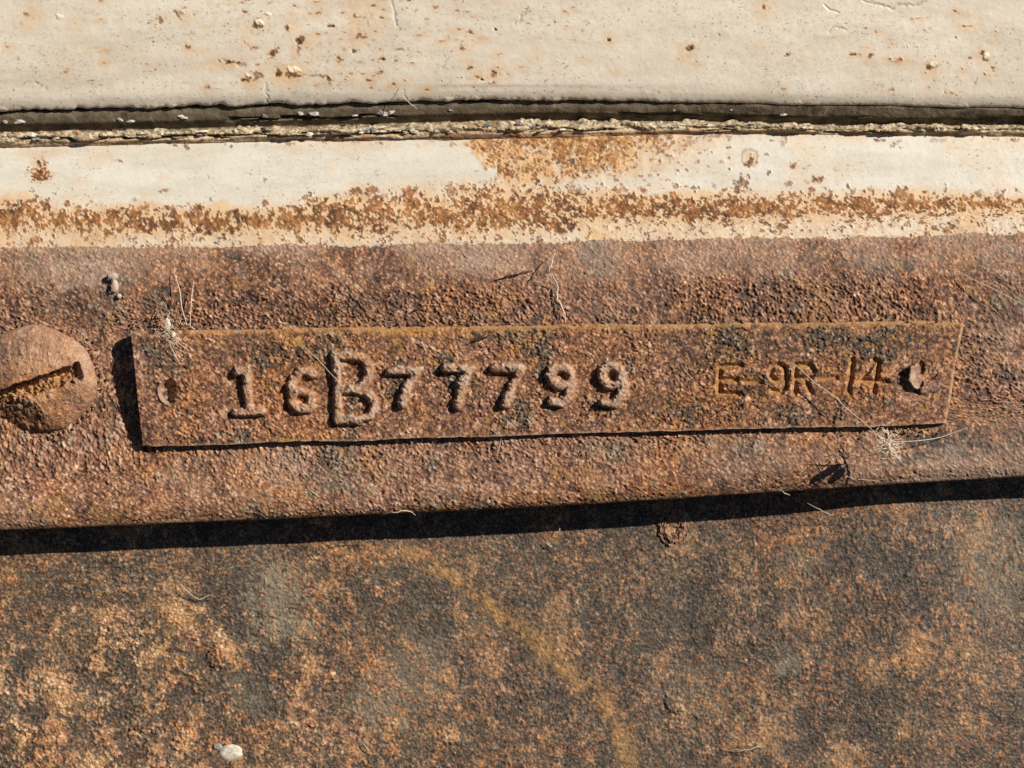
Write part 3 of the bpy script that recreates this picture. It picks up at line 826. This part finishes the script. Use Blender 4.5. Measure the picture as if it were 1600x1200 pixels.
    for i, j in ring:
        thick = 9 if (i == nv - 1 or j == 0) else 14
        vs.append(Vector(P[i, j]) + Vector((0, thick * U, 0)))
    fs = [(k, (k + 1) % n, n + (k + 1) % n, n + k) for k in range(n)]
    o = raw_object('edge', vs, fs, M_plate_edge, root)
M_plate_edge = plain('plate_edge_rust', (.10, .045, .022), (.34, .17, .08), 6, .8, .3, 1.0)
build_plate()

# ================================================================== SLOTTED SCREW
def build_screw():
    g = 1.25
    cx, cy, R = 57, 594, 94
    nr, na = int(R / g) + 14, 400
    rr, aa = np.meshgrid(np.concatenate([np.linspace(0.5, R, nr - 10), np.full(10, R)]), np.linspace(0, 2 * math.pi, na), indexing='ij')
    drop = np.concatenate([np.zeros(nr - 10), np.linspace(1, 16, 10)])[:, None]
    S = 260
    nz = [fbm((S, S), 3, 26, 1.3, 71), fbm((S, S), 6, 100, 1.6, 72)]
    H, G = grains((S, S), 1.0, [(40, 1.4, 2.8, .55), (8, 2.5, 4.5, .5)], 73)
    wave = 1 + .018 * np.sin(aa * 3 + 1) + .012 * np.sin(aa * 7)
    X = rr * np.cos(aa) * wave * .99; Y = rr * np.sin(aa) * wave * .90
    ix = np.clip((X + S / 2).astype(int), 0, S - 1); iy = np.clip((Y + S / 2).astype(int), 0, S - 1)
    n1, n2, hh, gg = nz[0][iy, ix], nz[1][iy, ix], H[iy, ix], G[iy, ix]
    q = rr / R
    dome = 2 + 40 * np.maximum(0, 1 - (q * .985) ** 3.4) ** .6
    # slot runs up to the right and fades out near the rim
    ang = math.radians(-19)
    ux, uy = math.cos(ang), math.sin(ang)
    along = (X + 3) * ux + (Y - 3) * uy; across = -(X + 3) * uy + (Y - 3) * ux      # across > 0: below the slot
    across = across + n1 * 1.0
    slot = sstep(-2.0, .5, across + 5) * sstep(19, 13, across + n1 * 1.5) * sstep(78, 66, along)
    step = sstep(-3, 3, across) * sstep(80, 40, along)
    dent = 17 * np.clip(1 - np.hypot((X + 40) / 52, (Y - 62) / 40) ** 2, 0, 1)
    h = dome - (20 + 3 * n1) * slot - 6 * step - dent + n1 * .55 + n2 * .8 + hh * (.42 + 1.8 * slot + .8 * (dent > 2)) - drop
    P = place(cx + X, cy + Y, -h)
    N = grid_normals(P)
    gid = np.where(gg < 0, .3, gg)
    tone = .66 + .18 * (gid - .5) + .05 * n1 + .05 * n2 - .10 * sstep(1, 6, dent)  # shade of the dent put into the tone
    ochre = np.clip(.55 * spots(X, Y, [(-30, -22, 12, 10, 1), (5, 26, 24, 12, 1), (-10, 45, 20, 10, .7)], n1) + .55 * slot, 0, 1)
    pale = np.clip(.22 * sstep(-.5, 1, n2) + .22 * sstep(10, -40, Y) + .18 * sstep(30, 70, X), 0, .6)  # top and right painted paler, as the side towards the sun
    grey = np.clip(.7 * spots(X, Y, [(-60, -50, 30, 22, .9), (35, 30, 14, 10, .6), (-45, 45, 40, 22, .6), (-55, 0, 20, 20, .5)], n1), 0, 1)
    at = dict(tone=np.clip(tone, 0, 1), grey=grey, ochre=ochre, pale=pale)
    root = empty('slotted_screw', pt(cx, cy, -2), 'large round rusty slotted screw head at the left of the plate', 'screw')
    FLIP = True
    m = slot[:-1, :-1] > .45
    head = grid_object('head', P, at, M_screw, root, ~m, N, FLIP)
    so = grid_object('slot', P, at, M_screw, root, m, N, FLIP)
    so.parent = head
build_screw()

# ================================================================== SMALL DEBRIS
def catmull(pts, n=8):
    pts = [Vector(p) for p in pts]
    if len(pts) < 3: return [pts[0].lerp(pts[-1], i / n) for i in range(n + 1)]
    q = [pts[0] * 2 - pts[1]] + pts + [pts[-1] * 2 - pts[-2]]
    out = []
    for i in range(1, len(q) - 2):
        p0, p1, p2, p3 = q[i - 1:i + 3]
        for k in range(n):
            t = k / n
            out.append(.5 * ((2 * p1) + (p2 - p0) * t + (2 * p0 - 5 * p1 + 4 * p2 - p3) * t * t + (3 * p1 - p0 - 3 * p2 + p3) * t ** 3))
    out.append(pts[-1])
    return out

def tube(path, rad, sides=5, taper=True):
    """verts, faces of a thin tube; rad in u"""
    vs, fs = [], []
    n = len(path)
    for i, p in enumerate(path):
        t = (path[min(i + 1, n - 1)] - path[max(i - 1, 0)])
        t = t.normalized() if t.length > 0 else Vector((1, 0, 0))
        a = t.cross(Vector((0, 1, 0.13))).normalized(); b = t.cross(a)
        r = rad * U * ((.45 + .55 * math.sin(math.pi * (i + .5) / n)) if taper else 1)
        for k in range(sides):
            w = 2 * math.pi * k / sides
            vs.append(p + (a * math.cos(w) + b * math.sin(w)) * r)
    for i in range(n - 1):
        for k in range(sides):
            fs.append((i * sides + k, i * sides + (k + 1) % sides, (i + 1) * sides + (k + 1) % sides, (i + 1) * sides + k))
    return vs, fs

def strand(name, pts, rad, mat, label, cat='fibre', group=None):
    path = catmull([pt(*p) for p in pts])
    q = random.Random(int(pts[0][0] * 7 + pts[0][1]))
    ph = [q.uniform(0, 6.28) for _ in range(4)]; am = q.uniform(.5, 1.3)
    for i, p in enumerate(path):
        w = math.sin(math.pi * i / (len(path) - 1)) * am
        path[i] = p + Vector((math.sin(i * .55 + ph[0]) + .5 * math.sin(i * 1.7 + ph[1]), 0, math.sin(i * .6 + ph[2]) + .5 * math.sin(i * 1.4 + ph[3]))) * (w * U)
    vs, fs = tube(path, rad * .78)
    o = raw_object(name, vs, fs, mat)
    # origin at its first end
    me = o.data
    base = Vector(path[0])
    for v in me.vertices: v.co -= base
    o.location = base
    return tag(o, label, cat, group)

def fluff(name, centre, spread, n, seed, mat, label, rad=.42, extra=(), core=None, kind_cat='debris'):
    """a tuft of many fine fibres round a small core"""
    r = random.Random(seed)
    root = empty(name, pt(*centre), label, kind_cat)
    vs, fs = [], []
    def addp(path, rd):
        v, f = tube(path, rd, 4)
        k = len(vs)
        vs.extend(v); fs.extend(tuple(i + k for i in q) for q in f)
    for _ in range(n):
        p = Vector((centre[0] + r.gauss(0, spread[0]), centre[1] + r.gauss(0, spread[1]), centre[2] - abs(r.gauss(0, spread[2]))))
        a = r.gauss(spread[3], .9); ln = r.uniform(5, 17)
        pts = [p]
        for k in range(3):
            a += r.gauss(0, .5)
            p = p + Vector((math.cos(a) * ln / 3, math.sin(a) * ln / 3, r.gauss(0, 2)))
            pts.append(p)
        addp(catmull([pt(*q) for q in pts], 4), rad * r.uniform(.5, 1.1))
    raw_object('tuft', vs, fs, mat, root)
    for e, rd in extra:
        v, f = tube(catmull([pt(*q) for q in e]), rd * .8)
        raw_object('fibre', v, f, mat, root)
    if core:
        import bmesh
        for (x, y, d, sx, sy, sz) in core:
            bm = bmesh.new(); bmesh.ops.create_icosphere(bm, subdivisions=3, radius=1)
            c = pt(x, y, d) - root.location
            for v_ in bm.verts:
                k = 1 + r.uniform(-.12, .12)
                v_.co = Vector((v_.co.x * sx * U * k, v_.co.y * sz * U * k, v_.co.z * sy * U * k)) + c
            me = bpy.data.meshes.new('core'); bm.to_mesh(me); bm.free(); me.materials.append(mat)
            for p_ in me.polygons: p_.use_smooth = True
            o = bpy.data.objects.new('core', me); col.objects.link(o); o.parent = root
    return root

fluff('seed_fluff', (264, 512, -24), (9, 14, 9, 1.2), 70, 5, M_straw, 'straw coloured fluffy seed tuft on the top left corner of the plate',
      extra=[([(272, 425, -6), (281, 455, -16), (284, 480, -24), (292, 508, -26)], .9), ([(303, 438, -5), (299, 470, -14), (297, 512, -22)], .8), ([(264, 535, -30), (272, 552, -26), (282, 570, -20)], .8), ([(272, 530, -30), (290, 545, -24)], .7)],
      core=[(262, 508, -20, 4.5, 11, 4), (271, 523, -22, 3.5, 5, 3.5)])
fluff('web_debris', (1386, 694, -52), (9, 12, 22, 1.0), 90, 6, M_straw, 'pale tuft of web and straw hanging under the right end of the plate', rad=.75,
      extra=[([(1376, 682, -44), (1392, 702, -48), (1409, 722, -52)], 1.7), ([(1392, 690, -40), (1430, 689, -26), (1470, 683, -14), (1512, 668, -6)], .7), ([(1372, 676, -40), (1377, 668, -46), (1383, 674, -46), (1376, 682, -42)], .7),
             ([(1380, 700, -40), (1372, 690, -60), (1366, 676, -78)], 1.1)],
      core=[(1385, 697, -66, 4, 6, 18), (1391, 706, -56, 3.5, 8, 8)])
fluff('lint_scrap', (176, 438, -8), (5, 9, 4, 1.5), 12, 7, M_lint, 'small grey lint scrap stuck to the flange above the screw', core=[(176, 432, -6, 9, 6, 5), (179, 447, -6, 6, 11, 5), (186, 463, -5, 4, 4, 4)])

strand('cobweb_strand', [(458, 527, -14), (480, 546, -22), (506, 572, -34), (538, 606, -30)], .75, M_web, 'fine silk thread crossing the upper left of the raised letter B', 'cobweb')
strand('cobweb_strand', [(1238, 566, -14), (1262, 588, -26), (1300, 618, -34), (1340, 652, -38), (1378, 686, -42)], .95, M_web, 'silk thread running from the stamped R down to the web tuft', 'cobweb')
strand('cobweb_strand', [(1482, 418, -4), (1520, 436, -14), (1560, 456, -22), (1612, 482, -26)], .9, M_web, 'silk thread at the right edge above the plate', 'cobweb')
strand('cobweb_strand', [(868, 395, -6), (861, 412, -26), (858, 425, -30)], 1.3, M_web, 'short pale fibre standing on the flange above the middle of the plate', 'fibre')
strand('cobweb_strand', [(863, 428, -24), (871, 448, -10), (872, 470, -8), (880, 482, -10), (884, 505, -10)], 1.5, M_straw, 'dull tan fibre hanging down to the plate top edge at its middle', 'fibre')
strand('fibre_and_shadow_line', [(772, 438, -3), (790, 433, -5), (812, 427, -5), (832, 423, -3)], 1.6, M_dark, 'shadow of the short pale fibre, made as a dark strip on the flange above the middle of the plate', 'fibre')  # dark tube in place of the whisker's cast shadow
strand('fibre_and_shadow_line', [(1192, 594, -12), (1160, 620, -15), (1125, 642, -16), (1088, 662, -14)], .8, M_dark, 'shadow of a silk thread, made as a dark strip slanting down left from the stamped E across the plate', 'hair')  # modelled shadow line of a strand, not a hair
strand('fibre_and_shadow_line', [(638, 491, -4), (650, 484, -6), (666, 476, -4)], 1.5, M_dark, 'short dark sliver just above the plate over the letter B', 'fibre')
strand('fibre_and_shadow_line', [(735, 535, -14), (748, 529, -15), (768, 524, -14)], 1.6, M_dark, 'short dark sliver on the plate above the middle 7', 'fibre')
strand('pale_fibre', [(650, 534, -11), (658, 535, -14), (664, 541, -12)], 1.1, M_web, 'tiny curled pale fibre on the plate above the first 7', 'fibre')
strand('pale_fibre', [(777, 716, -3), (780, 698, -10), (783, 686, -14)], .9, M_straw, 'short tan fibre below the plate under the last 7', 'fibre')
strand('pale_fibre', [(598, 804, 8), (610, 801, -2), (622, 800, -6), (638, 798, -4), (649, 805, 6)], 1.2, M_web, 'curled pale fibre caught on the lower edge of the flange', 'fibre')
strand('pale_fibre', [(1215, 764, 0), (1226, 770, -6), (1234, 774, 0)], .9, M_web, 'short pale fibre on the flange lower edge below the web tuft', 'fibre')
strand('pale_fibre', [(1258, 784, 58), (1280, 796, 52), (1302, 806, 60)], .7, M_web, 'faint thread in the shadow below the flange at right', 'cobweb')
strand('pale_fibre', [(1310, 742, -2), (1340, 748, -4), (1376, 753, -2)], .6, M_web, 'fine pale hair along the flange below the web tuft', 'hair')
d_ = low_depth(300)
strand('pale_fibre', [(276, 907, d_ - 3), (290, 921, d_ - 14), (306, 935, d_ - 8)], .9, M_web, 'thin pale straight hair on the lower panel at left', 'hair')
strand('pale_fibre', [(300, 931, d_ - 4), (312, 936, d_ - 7), (328, 930, d_ - 4)], 1.0, M_web, 'small pale curl beside the straight hair on the lower panel', 'fibre')
d_ = low_depth(860)
strand('pale_fibre', [(872, 817, d_ - 4), (874, 828, d_ - 8), (868, 836, d_ - 5)], .8, M_web, 'tiny thread in the shadow band near the middle', 'fibre')
strand('pale_fibre', [(852, 848, d_ - 3), (858, 852, d_ - 6), (862, 854, d_ - 3)], 1.3, M_web, 'pale crumb of fibre at the shadow edge near the middle', 'fibre')
d_ = low_depth(1160)
strand('pale_fibre', [(1138, 1173, d_ - 2), (1165, 1171, d_ - 7), (1196, 1166, d_ - 3)], .8, M_web, 'pale hair lying near the bottom of the lower panel, right of middle', 'hair')
d_ = low_depth(570)
strand('pale_fibre', [(560, 1155, d_ - 2), (571, 1166, d_ - 7), (581, 1180, d_ - 2)], .8, M_web, 'short pale hair near the bottom of the lower panel, left of middle', 'hair')
strand('pale_fibre', [(480, 762, -2), (492, 772, -5), (500, 777, -2)], .9, M_web, 'short pale fibre near the flange lower edge at left', 'fibre')
strand('pale_fibre', [(624, 136, 2), (632, 150, -8), (646, 166, -4), (652, 170, 18)], .8, M_web, 'fine pale hair bridging the gap below the cream panel', 'hair')

def droplet(name, x, y, rx, ry, hgt, mat, label, cat, seed, dep):
    r = rng(seed)
    nr, na = 12, 40
    a = np.linspace(0, 2 * math.pi, na + 1)
    ph = r.random(4) * 6
    w = 1 + .05 * np.sin(2 * a + ph[0]) + .035 * np.sin(3 * a + ph[1]) + .02 * np.sin(5 * a + ph[2])
    q = np.linspace(0.02, 1, nr)[:, None]
    X = x + q * rx * (w * np.cos(a))[None, :]; Y = y + q * ry * (w * np.sin(a))[None, :]
    n = fbm((nr, na + 1), 2, 10, 1.2, seed)
    n[:, -1] = n[:, 0]
    h = hgt * (1 - q ** 5) + n * .35 * (1 - q ** 4) - 1.0
    o = grid_object(name, place(X, Y, dep - h), {}, mat, flip=True)
    return tag(o, label, cat)
d_ = low_depth(360) - .8
droplet('dried_paint_drop', 361, 1176, 18, 13.5, 3.6, M_drop, 'whitish round dried paint drop at the bottom left of the lower panel', 'paint drop', 81, d_)
droplet('dried_paint_drop', 340, 1166.5, 8, 6, 3.2, M_dropgrey, 'small grey dried drop touching the upper left of the whitish drop', 'paint drop', 82, d_)

def crater():
    """rust nub with a pit, half in the shadow under the flange"""
    nr, na = 46, 120
    q = np.linspace(0.02, 1, nr)[:, None]; a = np.linspace(0, 2 * math.pi, na + 1)[None, :]
    d = low_depth(1052)
    n = fbm((nr, na + 1), 2.5, 16, 1.2, 91); n2 = fbm((nr, na + 1), 2, 8, 1, 92)
    for m in (n, n2): m[:, -6:] = m[:, -6:] * np.linspace(1, 0, 6) + m[:, :1] * np.linspace(0, 1, 6)
    X = 1052 + q * 24 * np.cos(a) * (1 + .06 * np.sin(3 * a)); Y = 822 + q * 31 * np.sin(a) * (1 + .05 * np.sin(4 * a + 1))
    h = 4.5 * np.exp(-((q - .62) / .24) ** 2) - 2 * np.exp(-(q / .3) ** 2) + n * 1.3 + n2 * .8 - 2
    z = np.zeros(h.shape)
    o = grid_object('rust_blister', place(X, Y, d + 1 - h), dict(tone=np.clip(.46 + .1 * n + .08 * n2, 0, 1), grey=z, ochre=z, pale=np.clip(.25 + .2 * n2, 0, .6)), M_screw, flip=True)
    tag(o, 'ring shaped rust blister on the lower panel, half in the flange shadow', 'rust blister')
crater()

def grit():
    """loose rust crumbs gathered along the plate edges and round the screw"""
    import bmesh
    r = random.Random(12)
    spots_ = []
    for _ in range(70): t = r.random(); spots_.append((222 + 1250 * t, 697 - 33 * t + abs(r.gauss(3, 5)), -2))
    for _ in range(60): t = r.random(); spots_.append((205 + 1300 * t, 516 - 15 * t - abs(r.gauss(1, 4)), -3))
    for _ in range(110):
        a = r.uniform(-1.9, 1.9); q = 96 + abs(r.gauss(0, 7))
        spots_.append((57 + q * math.cos(a), 594 + q * .9 * math.sin(a), -3))
    for _ in range(60): spots_.append((r.gauss(262, 26), r.gauss(502, 9), -4))
    for _ in range(40): spots_.append((r.gauss(1400, 40), r.gauss(672, 5), -4))
    bm = bmesh.new()
    for x, y, d in spots_:
        q = r.uniform(.9, 2.6)
        res = bmesh.ops.create_icosphere(bm, subdivisions=1, radius=q * U)
        c = pt(x, y, d - q * .5)
        for v in res['verts']:
            k = r.uniform(.65, 1.25)
            v.co = v.co * k + c
    me = bpy.data.meshes.new('rust_grit'); bm.to_mesh(me); bm.free()
    me.materials.append(M_grit)
    o = bpy.data.objects.new('rust_grit', me); col.objects.link(o)
    tag(o, 'loose rust crumbs gathered along the plate edges and round the screw head', 'grit', kind='stuff')
M_grit = plain('rust_crumbs', (.12, .055, .03), (.52, .33, .20), 5, .8, .3, .8)
grit()
